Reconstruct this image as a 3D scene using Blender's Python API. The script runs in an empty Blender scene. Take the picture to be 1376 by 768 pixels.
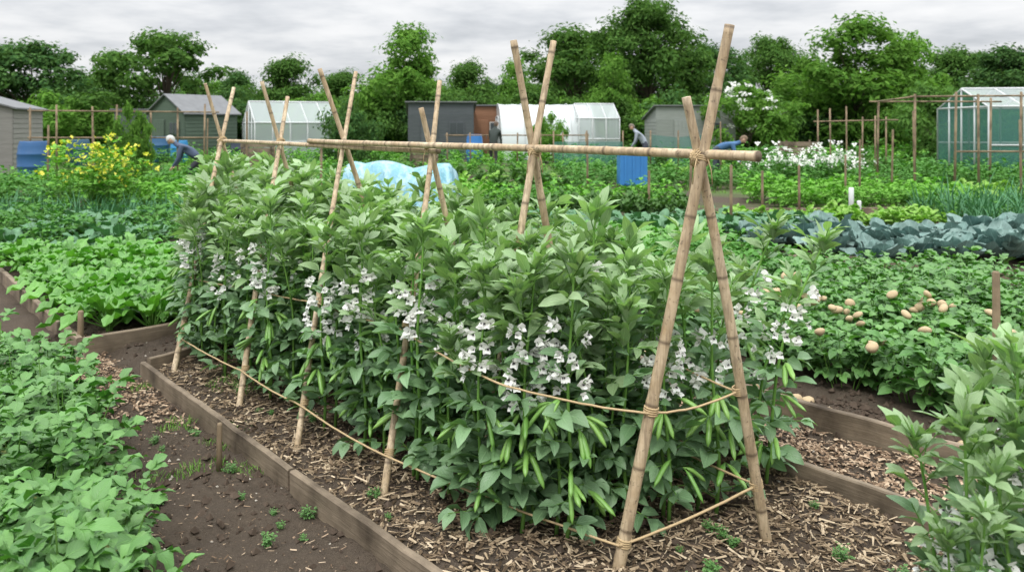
import bpy, math, random
import numpy as np
from math import sin, cos, pi, sqrt, radians
from mathutils import Vector, Matrix
R = random.Random(7)
NR = np.random.RandomState(5)
scene = bpy.context.scene
def U(a,b): return R.uniform(a,b)

# ------------------------------------------------------------------ helpers
def link(o, parent=None):
    scene.collection.objects.link(o)
    if parent is not None: o.parent = parent
    return o
def empty(name, loc=(0,0,0), rz=0):
    e = bpy.data.objects.new(name, None); e.location = loc; e.rotation_euler[2] = rz
    e.empty_display_size = .1
    return link(e)
class MB:
    def __init__(s): s.v=[]; s.f=[]; s.m=[]; s.uv=[]
    def add(s, vs, fs, mat, uvs=None):
        b=len(s.v); s.v.extend(vs); s.uv.extend(uvs if uvs else [(0.5,0.5)]*len(vs))
        for f in fs: s.f.append(tuple(i+b for i in f)); s.m.append(mat)
    def mesh(s, name, mats, smooth=True):
        me=bpy.data.meshes.new(name); me.from_pydata(s.v,[],s.f)
        for m in mats: me.materials.append(m)
        me.polygons.foreach_set('material_index', s.m)
        me.polygons.foreach_set('use_smooth',[smooth]*len(s.f))
        uvl=me.uv_layers.new(name='UVMap')
        li=np.zeros(len(me.loops),dtype=np.int32); me.loops.foreach_get('vertex_index',li)
        uvl.data.foreach_set('uv', np.array(s.uv,dtype=np.float32)[li].ravel())
        me.update(); return me
    def obj(s,name,mats,parent=None,smooth=True,loc=(0,0,0)):
        o=bpy.data.objects.new(name,s.mesh(name,mats,smooth)); o.location=loc
        return link(o,parent)
def np_mesh(name, V, F, mats, midx=None, smooth=False):
    me=bpy.data.meshes.new(name); me.from_pydata(V.tolist(),[],F.tolist())
    for m in mats: me.materials.append(m)
    if midx is not None: me.polygons.foreach_set('material_index', midx)
    if smooth: me.polygons.foreach_set('use_smooth',[True]*len(F))
    me.update(); return me
def dvec(az,el): return (cos(az)*cos(el), sin(az)*cos(el), sin(el))
def leaf(mb,p,az,el,L,W,droop=.6,fold=.25,mat=0,roll=0.,n=5,across=2,wave=0.,prof=0):
    d=dvec(az,el); s=(-sin(az),cos(az),0.); u=(-cos(az)*sin(el),-sin(az)*sin(el),cos(el))
    cr,sr=cos(roll),sin(roll)
    S=tuple(s[i]*cr+u[i]*sr for i in range(3)); Uu=tuple(-s[i]*sr+u[i]*cr for i in range(3))
    vs=[];uv=[];x,y,z=p; ph=R.random()*6
    for i in range(n+1):
        t=i/n
        if prof==0: w=sin(pi*min(1,t**.78*.97+.015))**.85
        elif prof==1: w=sin(pi*(t*.95+.03))**.7*(.6+.5*t)
        elif prof==2: w=(1-t)**.5*min(1,.35+t*4)
        else: w=sin(pi*min(1,t*.95+.03))
        w=max(w,.03)*W*.5
        a=-droop*t
        nu=(d[0]*sin(-a)+Uu[0]*cos(a), d[1]*sin(-a)+Uu[1]*cos(a), d[2]*sin(-a)+Uu[2]*cos(a))
        for j in range(across+1):
            q=-1+2*j/across
            h=fold*abs(q)**1.4*w + (wave*w*sin(ph+i*2.3+j*1.9) if abs(q)>.4 else 0)
            vs.append((x+S[0]*w*q+nu[0]*h, y+S[1]*w*q+nu[1]*h, z+S[2]*w*q+nu[2]*h)); uv.append((.5+q*.5,t))
        st=L/n; x+=(d[0]*cos(a)+Uu[0]*sin(a))*st; y+=(d[1]*cos(a)+Uu[1]*sin(a))*st; z+=(d[2]*cos(a)+Uu[2]*sin(a))*st
    fs=[];k=across+1
    for i in range(n):
        for j in range(across): fs.append((i*k+j,i*k+j+1,(i+1)*k+j+1,(i+1)*k+j))
    mb.add(vs,fs,mat,uv)
    return (x,y,z)
def tube(mb,pts,rad,mat=0,sides=6,cap=True,flat=1.0):
    P=[Vector(p) for p in pts]; n=len(P); vs=[];uv=[];ln=0
    T0=(P[1]-P[0]).normalized(); ref=Vector((0,0,1)) if abs(T0.z)<.9 else Vector((1,0,0))
    for i in range(n):
        T=(P[min(i+1,n-1)]-P[max(i-1,0)]).normalized()
        A=T.cross(ref)
        if A.length<1e-4: A=Vector((1,0,0))
        A.normalize(); B=T.cross(A).normalized()
        r=rad[i] if hasattr(rad,'__len__') else rad
        if i: ln+=(P[i]-P[i-1]).length
        for j in range(sides):
            a=2*pi*j/sides; q=P[i]+A*cos(a)*r+B*sin(a)*r*flat
            vs.append(tuple(q)); uv.append((j/sides,ln))
    fs=[]
    for i in range(n-1):
        for j in range(sides):
            j2=(j+1)%sides; fs.append((i*sides+j,i*sides+j2,(i+1)*sides+j2,(i+1)*sides+j))
    if cap: fs.append(tuple(range(sides))[::-1]); fs.append(tuple((n-1)*sides+j for j in range(sides)))
    mb.add(vs,fs,mat,uv)
def box(mb,c,sz,mat=0,rz=0.,bev=0.,tilt=None):
    x,y,z=[a/2 for a in sz]
    vs=[]; M=Matrix.Rotation(rz,4,'Z')
    if tilt is not None: M=M@tilt
    b=min(bev,x*.9,y*.9,z*.9)
    if b<=0:
        for a in (-1,1):
            for e in (-1,1):
                for g in (-1,1): vs.append((a*x,e*y,g*z))
        fs=[(0,1,3,2),(4,6,7,5),(0,4,5,1),(2,3,7,6),(0,2,6,4),(1,5,7,3)]
    else:
        rings=[(x-b,y-b,-z),(x,y,-z+b),(x,y,z-b),(x-b,y-b,z)]
        for (rx,ry,zz) in rings: vs+= [(-rx,-ry,zz),(rx,-ry,zz),(rx,ry,zz),(-rx,ry,zz)]
        fs=[(3,2,1,0),(12,13,14,15)]
        for i in range(3):
            for j in range(4): fs.append((i*4+j,i*4+(j+1)%4,(i+1)*4+(j+1)%4,(i+1)*4+j))
    vv=[]
    for v in vs:
        q=M@Vector(v); vv.append((q.x+c[0],q.y+c[1],q.z+c[2]))
    mb.add(vv,fs,mat)

# ------------------------------------------------------------------ materials
def new_mat(name):
    m=bpy.data.materials.new(name); m.use_nodes=True; nt=m.node_tree; nt.nodes.clear()
    return m,nt,nt.nodes,nt.links
def mixc(nt,fac,a,b,blend='MIX'):
    n=nt.nodes.new('ShaderNodeMix'); n.data_type='RGBA'; n.blend_type=blend
    for s,val in ((n.inputs[0],fac),(n.inputs[6],a),(n.inputs[7],b)):
        if isinstance(val,(int,float)): s.default_value=val
        elif isinstance(val,tuple): s.default_value=(*val,1) if len(val)==3 else val
        else: nt.links.new(val,s)
    return n.outputs[2]
def math_(nt,op,a,b=None,clamp=False):
    n=nt.nodes.new('ShaderNodeMath'); n.operation=op; n.use_clamp=clamp
    for s,val in ((n.inputs[0],a),(n.inputs[1],b)):
        if val is None: continue
        if isinstance(val,(int,float)): s.default_value=val
        else: nt.links.new(val,s)
    return n.outputs[0]
def noise(nt,scale,detail=4,rough=.6,vec=None,dim=None):
    n=nt.nodes.new('ShaderNodeTexNoise'); n.inputs['Scale'].default_value=scale; n.inputs['Detail'].default_value=detail; n.inputs['Roughness'].default_value=rough
    if vec is not None: nt.links.new(vec,n.inputs['Vector'])
    return n.outputs['Fac']
def ramp(nt,fac,stops):
    n=nt.nodes.new('ShaderNodeValToRGB'); e=n.color_ramp.elements
    while len(e)<len(stops): e.new(.5)
    for el,(p,c) in zip(e,stops): el.position=p; el.color=(*c,1) if len(c)==3 else c
    nt.links.new(fac,n.inputs[0]); return n.outputs[0]
def coord(nt,kind='Object'): return nt.nodes.new('ShaderNodeTexCoord').outputs[kind]
def scalev(nt,vec,s):
    n=nt.nodes.new('ShaderNodeMapping'); n.inputs['Scale'].default_value=s; nt.links.new(vec,n.inputs['Vector']); return n.outputs[0]
def bump(nt,h,strength=.5,dist=.01):
    n=nt.nodes.new('ShaderNodeBump'); n.inputs['Strength'].default_value=strength; n.inputs['Distance'].default_value=dist; nt.links.new(h,n.inputs['Height']); return n.outputs[0]
def princ(nt,col,rough=.6,normal=None,spec=.4,metal=0.):
    p=nt.nodes.new('ShaderNodeBsdfPrincipled')
    if isinstance(col,tuple): p.inputs['Base Color'].default_value=(*col,1)
    else: nt.links.new(col,p.inputs['Base Color'])
    if isinstance(rough,(int,float)): p.inputs['Roughness'].default_value=rough
    else: nt.links.new(rough,p.inputs['Roughness'])
    p.inputs['Specular IOR Level'].default_value=spec; p.inputs['Metallic'].default_value=metal
    if normal is not None: nt.links.new(normal,p.inputs['Normal'])
    return p
def out(nt,sh):
    o=nt.nodes.new('ShaderNodeOutputMaterial'); nt.links.new(sh,o.inputs[0])
def leaf_mat(name,A,B,trans=.22,rough=.5,vein=True,spec=.35,blem=0.0,objv=.25):
    m,nt,N,L=new_mat(name)
    g=N.new('ShaderNodeNewGeometry'); rnd=g.outputs['Random Per Island']
    col=mixc(nt,rnd,A,B)
    oi=N.new('ShaderNodeObjectInfo').outputs['Random']
    k=math_(nt,'ADD',math_(nt,'MULTIPLY',oi,objv),1-objv*.5)
    k=math_(nt,'MULTIPLY',k,math_(nt,'ADD',math_(nt,'MULTIPLY',math_(nt,'FRACT',math_(nt,'MULTIPLY',rnd,37.7)),.4 if objv>.1 else .1),.8 if objv>.1 else .95))
    vm=N.new('ShaderNodeVectorMath'); vm.operation='SCALE'; L.new(col,vm.inputs[0]); L.new(k,vm.inputs['Scale']); col=vm.outputs[0]
    if blem>0:
        f=math_(nt,'GREATER_THAN',rnd,1-blem); col=mixc(nt,f,col,(.38,.34,.07))
    nrm=None
    if vein:
        uv=N.new('ShaderNodeUVMap').outputs[0]; sx=N.new('ShaderNodeSeparateXYZ'); L.new(uv,sx.inputs[0])
        ax=math_(nt,'ABSOLUTE',math_(nt,'SUBTRACT',sx.outputs[0],.5))
        mid=math_(nt,'SUBTRACT',1,math_(nt,'MULTIPLY',ax,22),True)
        sv=math_(nt,'PINGPONG',math_(nt,'SUBTRACT',math_(nt,'MULTIPLY',sx.outputs[1],7),math_(nt,'MULTIPLY',ax,5)),.5)
        sv=math_(nt,'SUBTRACT',1,math_(nt,'MULTIPLY',sv,7),True)
        vv=math_(nt,'MAXIMUM',mid,math_(nt,'MULTIPLY',sv,.35))
        col=mixc(nt,math_(nt,'MULTIPLY',vv,.5),col,tuple(min(1,c*1.7+.03) for c in B))
        nrm=bump(nt,math_(nt,'SUBTRACT',1,vv),.4,.005)
    col=mixc(nt,math_(nt,'MULTIPLY',g.outputs['Backfacing'],.35),col,tuple(min(1,c*.9+.06) for c in B))
    if vein: p=princ(nt,col,rough,nrm,spec)
    else:
        p=N.new('ShaderNodeBsdfDiffuse'); L.new(col,p.inputs[0])
    t=N.new('ShaderNodeBsdfTranslucent'); tc=mixc(nt,1.,col,(1.0,1.25,.45),'MULTIPLY') if B[1]>B[2]*1.2 else col; L.new(tc,t.inputs[0])
    mx=N.new('ShaderNodeMixShader'); mx.inputs[0].default_value=trans; L.new(p.outputs[0],mx.inputs[1]); L.new(t.outputs[0],mx.inputs[2])
    out(nt,mx.outputs[0]); return m
def plain(name,col,rough=.6,nscale=6,var=.25,bumpd=0.,spec=.4,metal=0.,stretch=None,kind='Object'):
    m,nt,N,L=new_mat(name); v=coord(nt,kind)
    if stretch: v=scalev(nt,v,stretch)
    n=noise(nt,nscale,4,.65,v)
    c=mixc(nt,n,tuple(x*(1-var) for x in col),tuple(min(1,x*(1+var)) for x in col))
    out(nt,princ(nt,c,rough,bump(nt,n,.5,bumpd) if bumpd else None,spec,metal).outputs[0]); return m

M_bean=leaf_mat('bean_leaf',(.058,.15,.05),(.205,.35,.165),.24,.42,spec=.5,objv=.35)
M_beantop=leaf_mat('bean_young_leaf',(.18,.315,.115),(.31,.44,.225),.28,.45,spec=.45,objv=.3)
M_stem=leaf_mat('green_stem',(.11,.25,.05),(.16,.30,.07),.05,.5,False)
M_white=leaf_mat('bean_petal_white',(.92,.91,.87),(.96,.96,.93),.38,.6,False,objv=.02)
M_black=leaf_mat('bean_petal_blotch',(.012,.008,.012),(.03,.02,.03),.02,.6,False)
def pod_mat():
    m,nt,N,L=new_mat('bean_pod'); g=N.new('ShaderNodeNewGeometry')
    c=mixc(nt,g.outputs['Random Per Island'],(.115,.27,.045),(.21,.385,.085))
    n=noise(nt,60,2,.5,g.outputs['Position']); out(nt,princ(nt,c,.38,bump(nt,n,.3,.004),.5).outputs[0]); return m
M_pod=pod_mat()
M_potato=leaf_mat('potato_leaf',(.035,.135,.024),(.12,.28,.055),.2,.45,spec=.45,blem=.01)
M_chard=leaf_mat('chard_leaf',(.06,.20,.03),(.16,.39,.06),.25,.38,blem=.05,spec=.5)
M_cabbage=leaf_mat('cabbage_leaf',(.07,.15,.135),(.19,.30,.26),.1,.5)
M_brass=leaf_mat('brassica_leaf',(.04,.13,.05),(.10,.24,.11),.12,.5)
M_leek=leaf_mat('leek_leaf',(.05,.16,.07),(.10,.24,.12),.15,.5,False)
M_crop=leaf_mat('crop_leaf',(.08,.24,.03),(.18,.40,.06),.25,.5,False)
M_crop2=leaf_mat('crop_leaf_dark',(.045,.15,.03),(.10,.25,.05),.2,.5,False)
M_lime=leaf_mat('lettuce_leaf',(.14,.32,.05),(.26,.44,.10),.25,.5,False)
M_dusk=leaf_mat('spinach_leaf',(.04,.11,.03),(.09,.18,.05),.2,.5,False)
M_tree1=leaf_mat('tree_leaf',(.05,.12,.028),(.11,.21,.05),.3,.6,False,objv=.4)
M_tree2=leaf_mat('tree_leaf_light',(.075,.18,.03),(.15,.285,.055),.33,.6,False,objv=.3)
M_tree3=leaf_mat('tree_leaf_dark',(.035,.09,.03),(.08,.155,.045),.25,.6,False,objv=.4)
M_grass=leaf_mat('grass_blade',(.08,.2,.03),(.18,.34,.06),.25,.5,False)
M_yellow=leaf_mat('yellow_petal',(.6,.55,.05),(.8,.75,.15),.3,.6,False)
M_bark=plain('bark',(.09,.07,.05),.9,8,.4,.03,stretch=(1,1,.2))
M_twine=plain('jute_twine',(.46,.34,.19),.9,150,.35,.002)
def wood(name,a,b,rough=.8,sc=(2,40,40)):
    m,nt,N,L=new_mat(name); v=coord(nt,'Object'); n1=noise(nt,1.6,6,.7,scalev(nt,v,sc)); n2=noise(nt,3,4,.6,v)
    c=mixc(nt,n1,a,b); c=mixc(nt,ramp(nt,n2,[(.42,(0,0,0)),(.7,(1,1,1))]),c,tuple(x*.45 for x in a))
    out(nt,princ(nt,c,rough,bump(nt,n1,.7,.006),.25).outputs[0]); return m
M_board=wood('weathered_board',(.12,.09,.062),(.33,.265,.19))
M_stake=wood('stake_wood',(.15,.11,.07),(.36,.27,.17),sc=(40,40,2))
def bamboo():
    m,nt,N,L=new_mat('bamboo'); uv=N.new('ShaderNodeUVMap').outputs[0]; sx=N.new('ShaderNodeSeparateXYZ'); L.new(uv,sx.inputs[0])
    pos=N.new('ShaderNodeNewGeometry').outputs['Position']
    n1=noise(nt,5,5,.7,pos); n2=noise(nt,30,4,.7,scalev(nt,pos,(2,2,.15))); n3=noise(nt,55,3,.7,pos)
    c=mixc(nt,ramp(nt,n1,[(.35,(0,0,0)),(.65,(1,1,1))]),(.38,.27,.15),(.62,.50,.34))
    c=mixc(nt,ramp(nt,n2,[(.42,(0,0,0)),(.62,(.7,.7,.7))]),c,(.21,.155,.10))
    c=mixc(nt,ramp(nt,n3,[(.60,(0,0,0)),(.68,(.7,.7,.7))]),c,(.10,.075,.05))
    w=math_(nt,'PINGPONG',sx.outputs[1],.115); ring=math_(nt,'SUBTRACT',1,math_(nt,'MULTIPLY',w,95),True)
    c=mixc(nt,math_(nt,'MULTIPLY',ring,.8),c,(.08,.055,.035))
    out(nt,princ(nt,c,.55,bump(nt,n2,.4,.003),.35).outputs[0]); return m
M_bamboo=bamboo()

# ------------------------------------------------------------------ ground
T=NR.rand(256,256)
def vn(x,y):
    xi=np.floor(x).astype(int); yi=np.floor(y).astype(int); fx=x-xi; fy=y-yi
    fx=fx*fx*(3-2*fx); fy=fy*fy*(3-2*fy); a=T[xi%256,yi%256]; b=T[(xi+1)%256,yi%256]; c=T[xi%256,(yi+1)%256]; d=T[(xi+1)%256,(yi+1)%256]
    return (a*(1-fx)+b*fx)*(1-fy)+(c*(1-fx)+d*fx)*fy
def gz(x,y):
    x=np.asarray(x,float); y=np.asarray(y,float)
    n=.75*x+.66*y
    h=.045*(vn(x*3,y*3)-.5)+.030*(vn(x*9+7,y*9)-.5)+.022*(vn(x*24,y*24+3)-.5)
    bed=np.clip((n-1.62)/.08,0,1)*np.clip((3.32-n)/.08,0,1)
    h=h+bed*.035
    far=np.clip((y-8)/6,0,1)
    return h*(1-far*.5)-.02
def axis(lo,flo,fhi,hi,step,g=1.12):
    a=list(np.arange(flo,fhi,step)); s=step; x=fhi
    while x<hi: a.append(x); s*=g; x+=s
    a.append(hi); s=step; x=flo-step; b=[]
    while x>lo: b.append(x); s*=g; x-=s
    b.append(lo); return np.array(b[::-1]+a)
xs=axis(-400,-3.2,3.2,400,.026,1.13); ys=axis(-20,1.8,6.5,500,.026,1.1)
X,Y=np.meshgrid(xs,ys); Z=gz(X,Y); nx,ny=len(xs),len(ys)
V=np.stack([X.ravel(),Y.ravel(),Z.ravel()],1)
ii=np.arange(nx*ny).reshape(ny,nx); F=np.stack([ii[:-1,:-1].ravel(),ii[:-1,1:].ravel(),ii[1:,1:].ravel(),ii[1:,:-1].ravel()],1)
def ground_mat():
    m,nt,N,L=new_mat('garden_soil'); P=N.new('ShaderNodeNewGeometry').outputs['Position']
    sp=N.new('ShaderNodeSeparateXYZ'); L.new(P,sp.inputs[0])
    a=noise(nt,2.2,4,.65,P); b=noise(nt,38,5,.7,P); c=noise(nt,160,2,.7,P)
    soil=mixc(nt,b,(.032,.025,.019),(.13,.10,.072)); soil=mixc(nt,ramp(nt,a,[(.35,(0,0,0)),(.7,(1,1,1))]),soil,(.07,.055,.042))
    soil=mixc(nt,ramp(nt,c,[(.62,(0,0,0)),(.75,(.6,.6,.6))]),soil,(.24,.20,.14))
    grass=mixc(nt,b,(.04,.10,.02),(.11,.21,.04))
    dist=math_(nt,'MULTIPLY',math_(nt,'SUBTRACT',sp.outputs[1],14),.12,True)
    g2=ramp(nt,noise(nt,.35,3,.6,P),[(.40,(0,0,0)),(.55,(1,1,1))])
    col=mixc(nt,math_(nt,'MULTIPLY',dist,g2),soil,grass)
    h=math_(nt,'ADD',b,math_(nt,'MULTIPLY',c,.4))
    out(nt,princ(nt,col,.95,bump(nt,h,.9,.02),.15).outputs[0]); return m
link(bpy.data.objects.new('ground',np_mesh('ground',V,F,[ground_mat()],smooth=True)))

def chips(name,pts,lo,hi,wlo,whi,mat,zoff=.004,tilt=.25):
    n=len(pts); x=pts[:,0]; y=pts[:,1]; z=gz(x,y)+zoff+NR.rand(n)*.012
    yaw=NR.rand(n)*2*pi; tl=(NR.rand(n)-.5)*2*tilt; Ln=(lo+(hi-lo)*NR.rand(n)**2.5)*.5; W=(wlo+(whi-wlo)*NR.rand(n)**1.5)*.5
    D=np.stack([np.cos(yaw)*np.cos(tl),np.sin(yaw)*np.cos(tl),np.sin(tl)],1); S=np.stack([-np.sin(yaw),np.cos(yaw),NR.randn(n)*.3],1)
    C=np.stack([x,y,z],1); up=np.array([0,0,1.]); a=Ln[:,None]*D; s=W[:,None]*S; k=(W*.6)[:,None]*up
    tp=(.3+.7*NR.rand(n))[:,None]
    VV=np.stack([C-a-s,C-a+k,C-a+s,C+a-s*tp,C+a+k+s*(NR.rand(n)[:,None]-.5)*2,C+a+s*tp],1).reshape(-1,3)
    b=np.arange(n)*6; FF=np.concatenate([np.stack([b,b+3,b+4,b+1],1),np.stack([b+1,b+4,b+5,b+2],1)])
    return link(bpy.data.objects.new(name,np_mesh(name,VV,FF,[mat])))
def chip_mat(name,stops):
    m,nt,N,L=new_mat(name); g=N.new('ShaderNodeNewGeometry'); c=ramp(nt,g.outputs['Random Per Island'],stops)
    d=N.new('ShaderNodeBsdfDiffuse'); L.new(c,d.inputs[0]); out(nt,d.outputs[0]); return m
M_straw=chip_mat('straw_mulch',[(0,(.06,.043,.028)),(.4,(.17,.125,.082)),(.78,(.34,.26,.17)),(1,(.54,.44,.31))])
M_chip=chip_mat('wood_chip',[(0,(.11,.075,.05)),(.5,(.28,.195,.13)),(1,(.52,.41,.29))])
def ns(n,s): return np.stack([.75*n-.66*s,.66*n+.75*s],1)
k=30000; chips('straw_mulch_in_bean_bed',ns(1.66+1.63*NR.rand(k),.6+5.*NR.rand(k)**1.3),.01,.075,.003,.015,M_straw)
k=12000; chips('wood_chip_path',ns(3.36+.62*NR.rand(k),.4+6*NR.rand(k)**1.2),.012,.05,.006,.02,M_chip)
k=16000; a=np.stack([-3.3+1.9*NR.rand(k),4.0+2.6*NR.rand(k)],1); nn=.75*a[:,0]+.66*a[:,1]; a=a[(nn<1.5+.1*NR.rand(k))&(a[:,1]>4.3+.8*NR.rand(k)**2-(a[:,0]+2)*.3)]
chips('wood_chip_path',a,.012,.05,.006,.02,M_chip)
k=2600; a=ns(.3+1.25*NR.rand(k),1.4+4.5*NR.rand(k)); chips('straw_litter',a,.006,.035,.002,.007,M_chip)
def clods(name,pts,lo,hi,mat):
    n=len(pts); r=lo+(hi-lo)*NR.rand(n)**3
    o=np.array([[1,0,0],[0,1,0],[-1,0,0],[0,-1,0],[0,0,1],[0,0,-1]],float)
    C=np.stack([pts[:,0],pts[:,1],gz(pts[:,0],pts[:,1])+r*.3],1)
    VV=C[:,None,:]+o[None]*r[:,None,None]*(.6+.7*NR.rand(n,6,1))+(NR.rand(n,6,3)-.5)*r[:,None,None]*.6
    f=np.array([[0,1,4],[1,2,4],[2,3,4],[3,0,4],[1,0,5],[2,1,5],[3,2,5],[0,3,5]])
    FF=(np.arange(n)[:,None,None]*6+f[None]).reshape(-1,3)
    return link(bpy.data.objects.new(name,np_mesh(name,VV.reshape(-1,3),FF,[mat])))
M_clod=plain('soil_clod',(.08,.06,.045),.95,30,.5,spec=.1)
k=15000; clods('soil_clods',np.stack([-3.5+7*NR.rand(k),2.4+5*NR.rand(k)],1),.003,.024,M_clod)
k=5000; clods('soil_clods',ns(4.02+.5*NR.rand(k),0+5*NR.rand(k)),.005,.03,M_clod)
k=320; clods('pebbles',np.stack([-3+5*NR.rand(k),2.4+4*NR.rand(k)],1),.003,.012,plain('pebble',(.4,.36,.3),.7))

# ------------------------------------------------------------------ timber edging
def plank(p0,p1,h=.13,th=.035,name='timber_bed_edging',stakes=0,side=1):
    e=Vector((p1[0]-p0[0],p1[1]-p0[1],0)); L=e.length; az=math.atan2(e.y,e.x)
    mb=MB(); n=max(4,int(L/.12)); ring=[]
    for i in range(n+1):
        xx=-L/2+L*i/n; dz=U(-.004,.004); dy=U(-.002,.002); b=.006
        pr=[(-th/2,-h/2),(th/2,-h/2),(th/2,h/2-b+dz),(th/2-b,h/2+dz),(-th/2+b,h/2+dz),(-th/2,h/2-b+dz)]
        ring+=[(xx,y+dy,z) for y,z in pr]
    fs=[]
    for i in range(n):
        for j in range(6): fs.append((i*6+j,i*6+(j+1)%6,(i+1)*6+(j+1)%6,(i+1)*6+j))
    fs+=[tuple(range(6))[::-1],tuple(n*6+j for j in range(6))]; mb.add(ring,fs,0)
    for k in range(stakes):
        xx=-L/2+L*(k+.5)/stakes; box(mb,(xx,side*(th/2+.021),.03),(.035,.034,h+.1),0,0,.004)
    o=mb.obj(name,[M_board],smooth=False); o.location=((p0[0]+p1[0])/2,(p0[1]+p1[1])/2,h/2-.035); o.rotation_euler=(0,U(-.006,.006),az)
    return o
def P(n,s): return (.75*n-.66*s,.66*n+.75*s)
plank(P(1.60,5.40),P(1.60,3.3),.12,.032); plank(P(1.60,3.28),P(1.62,.4),.12,.034,stakes=1)
plank(P(1.64,5.42),P(2.3,5.62))
plank(P(3.33,.3),P(3.33,3.4)); plank(P(3.33,3.42),P(3.33,6.5))
plank(P(4.02,.2),P(4.02,2.9),.15,.04); plank(P(4.02,2.92),P(4.02,6.2),.15,.04)
plank((-6.2,9.3),(-3.05,5.62),.15,.045); plank((-3.0,5.58),(-2.2,6.35),.15,.045)
plank((-1.92,3.62),(-1.30,2.85)); plank((-2.6,4.55),(-1.95,3.66))
plank((4.0,9.0),(5.6,7.9),.14); plank((2.6,9.3),(3.95,9.05),.14)
plank((3.4,14.2),(8,14.4),.15); plank((-7.5,13.4),(-4.6,12.4),.2); plank((.5,10.6),(3.2,11.0),.15)

# ------------------------------------------------------------------ bamboo frames + twine
def cane(a,b,r0,r1,name='bamboo_cane',bend=.012):
    a=Vector(a); b=Vector(b); L=(b-a).length; n=max(6,int(L/.03)); pts=[];rad=[]
    o1=Vector((U(-1,1),U(-1,1),0))*bend; o2=Vector((U(-1,1),U(-1,1),U(-1,1)))*bend*.4
    for i in range(n+1):
        t=i/n; p=a.lerp(b,t)+o1*sin(pi*t)+o2*sin(2*pi*t)
        r=r0+(r1-r0)*t; q=(t*L)%.23; dd=min(q,.23-q); r*=1+.13*math.exp(-(dd/.008)**2)
        pts.append(p-a); rad.append(r)
    mb=MB(); tube(mb,pts,rad,0,12); o=mb.obj(name,[M_bamboo]); o.location=a; return o
RID=1.468
K=[(.676,2.87),(.10,3.53),(-.43,4.19),(-1.02,4.85),(-1.60,5.51),(-2.24,6.17)]
LB=[(.367,2.87),(-.16,3.22),(-.56,3.38),(-1.07,3.92),(-1.53,4.42),(-2.18,5.08)]
RB=[(.99,3.05),(.38,3.75),(-.12,4.4),(-.57,5.05),(-1.2,5.75),(-1.85,6.4)]
LT=[1.957,1.98,1.84,1.94,1.80,1.90]; RT=[1.70,1.97,1.69,1.94,1.90,1.92]
legs=[]
for i in range(6):
    kx,ky=K[i]
    for B,Tt,sg in ((LB,LT,1),(RB,RT,-1)):
        b=Vector((B[i][0],B[i][1],-.08)); rr=(.021 if sg>0 else .0195) if i==0 else U(.0145,.0175)
        c=Vector((kx,ky-sg*rr*1.0,RID-.012)); d=(c-b); top=b+d*((Tt[i]+.08)/(RID+.08-.012))
        cane(b,top,rr*1.12,rr*.85); legs.append((b,top,rr))
def onleg(idx,z):
    b,t,r=legs[idx]; return b.lerp(t,(z-b.z)/(t.z-b.z))
cane((.834,2.69,RID+.026),(-1.30,5.10,RID+.03),.0175,.0145,'bamboo_ridge_pole',.01)
cane((-.38,4.12,RID-.002),(-2.30,6.24,RID+.01),.015,.013,'bamboo_ridge_pole',.01)
def wrap(mb,c,ax,r,turns=4,pitch=.008,rt=.0035):
    ax=Vector(ax).normalized(); A=ax.orthogonal().normalized(); B=ax.cross(A); pts=[]
    n=turns*10
    for i in range(n+1):
        a=2*pi*i/10; pts.append(Vector(c)+A*cos(a)*r+B*sin(a)*r+ax*(i/10-turns/2)*pitch)
    tube(mb,pts,rt,0,5)
tw=MB()
for i in range(6):
    kx,ky=K[i]; rr=legs[2*i][2]
    c=Vector((kx,ky,RID+.012))
    wrap(tw,c,(.3,.1,1),rr*1.75,3,.007,.0026); wrap(tw,c,(-.58,.66,.5),rr*1.8,3,.008,.0026); wrap(tw,c,(-.58,.66,-.5),rr*1.7,3,.008,.0026)
    for s in (-1,1): tube(tw,[c+Vector((.02*s,-rr*1.9,0)),c+Vector((.03*s,-rr*2.3,-.04)),c+Vector((.035*s,-rr*2.1,-.09))],.002,0,4)
def string(pts,sag=.02,r=.0045):
    out_=[]
    for a,b in zip(pts[:-1],pts[1:]):
        a=Vector(a);b=Vector(b);n=14
        for i in range(n): 
            t=i/n; q=a.lerp(b,t); q.z-=sag*4*t*(1-t); out_.append(q+Vector((U(-1,1),U(-1,1),U(-1,1)))*.0012)
    out_.append(Vector(pts[-1])); tube(tw,out_,r,0,6)
fo=Vector((-.02,-.025,0))
lo=[onleg(10,.21)+fo,onleg(8,.19)+fo,onleg(6,.18)+fo,onleg(4,.16)+fo,onleg(0,.10)+fo]
string(lo,.012,.0045); string([onleg(0,.10)+fo,onleg(1,.24)+fo],.01,.005)
mid=[onleg(10,.55)+fo,onleg(8,.60)+fo,onleg(6,.64)+fo,onleg(4,.66)+fo*2,Vector((-.05,3.02,.62)),onleg(0,.575)+fo]
string(mid,.012,.0042); string([onleg(0,.575)+fo,onleg(1,.61)+fo],.02,.0042)
string([onleg(1,.24),Vector((.38,3.75,.3)),Vector((-.12,4.4,.3))],.02,.004)
string([onleg(1,.60),Vector((.5,3.85,.62))],.02,.004)
for idx,z in ((10,.21),(8,.19),(6,.18),(4,.16),(0,.10),(1,.24),(0,.575),(1,.61),(4,.66),(6,.64),(8,.6)):
    b,t,r=legs[idx]; wrap(tw,onleg(idx,z),t-b,r+.004,4,.008,.0035)
tw.obj('garden_twine',[M_twine])

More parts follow.
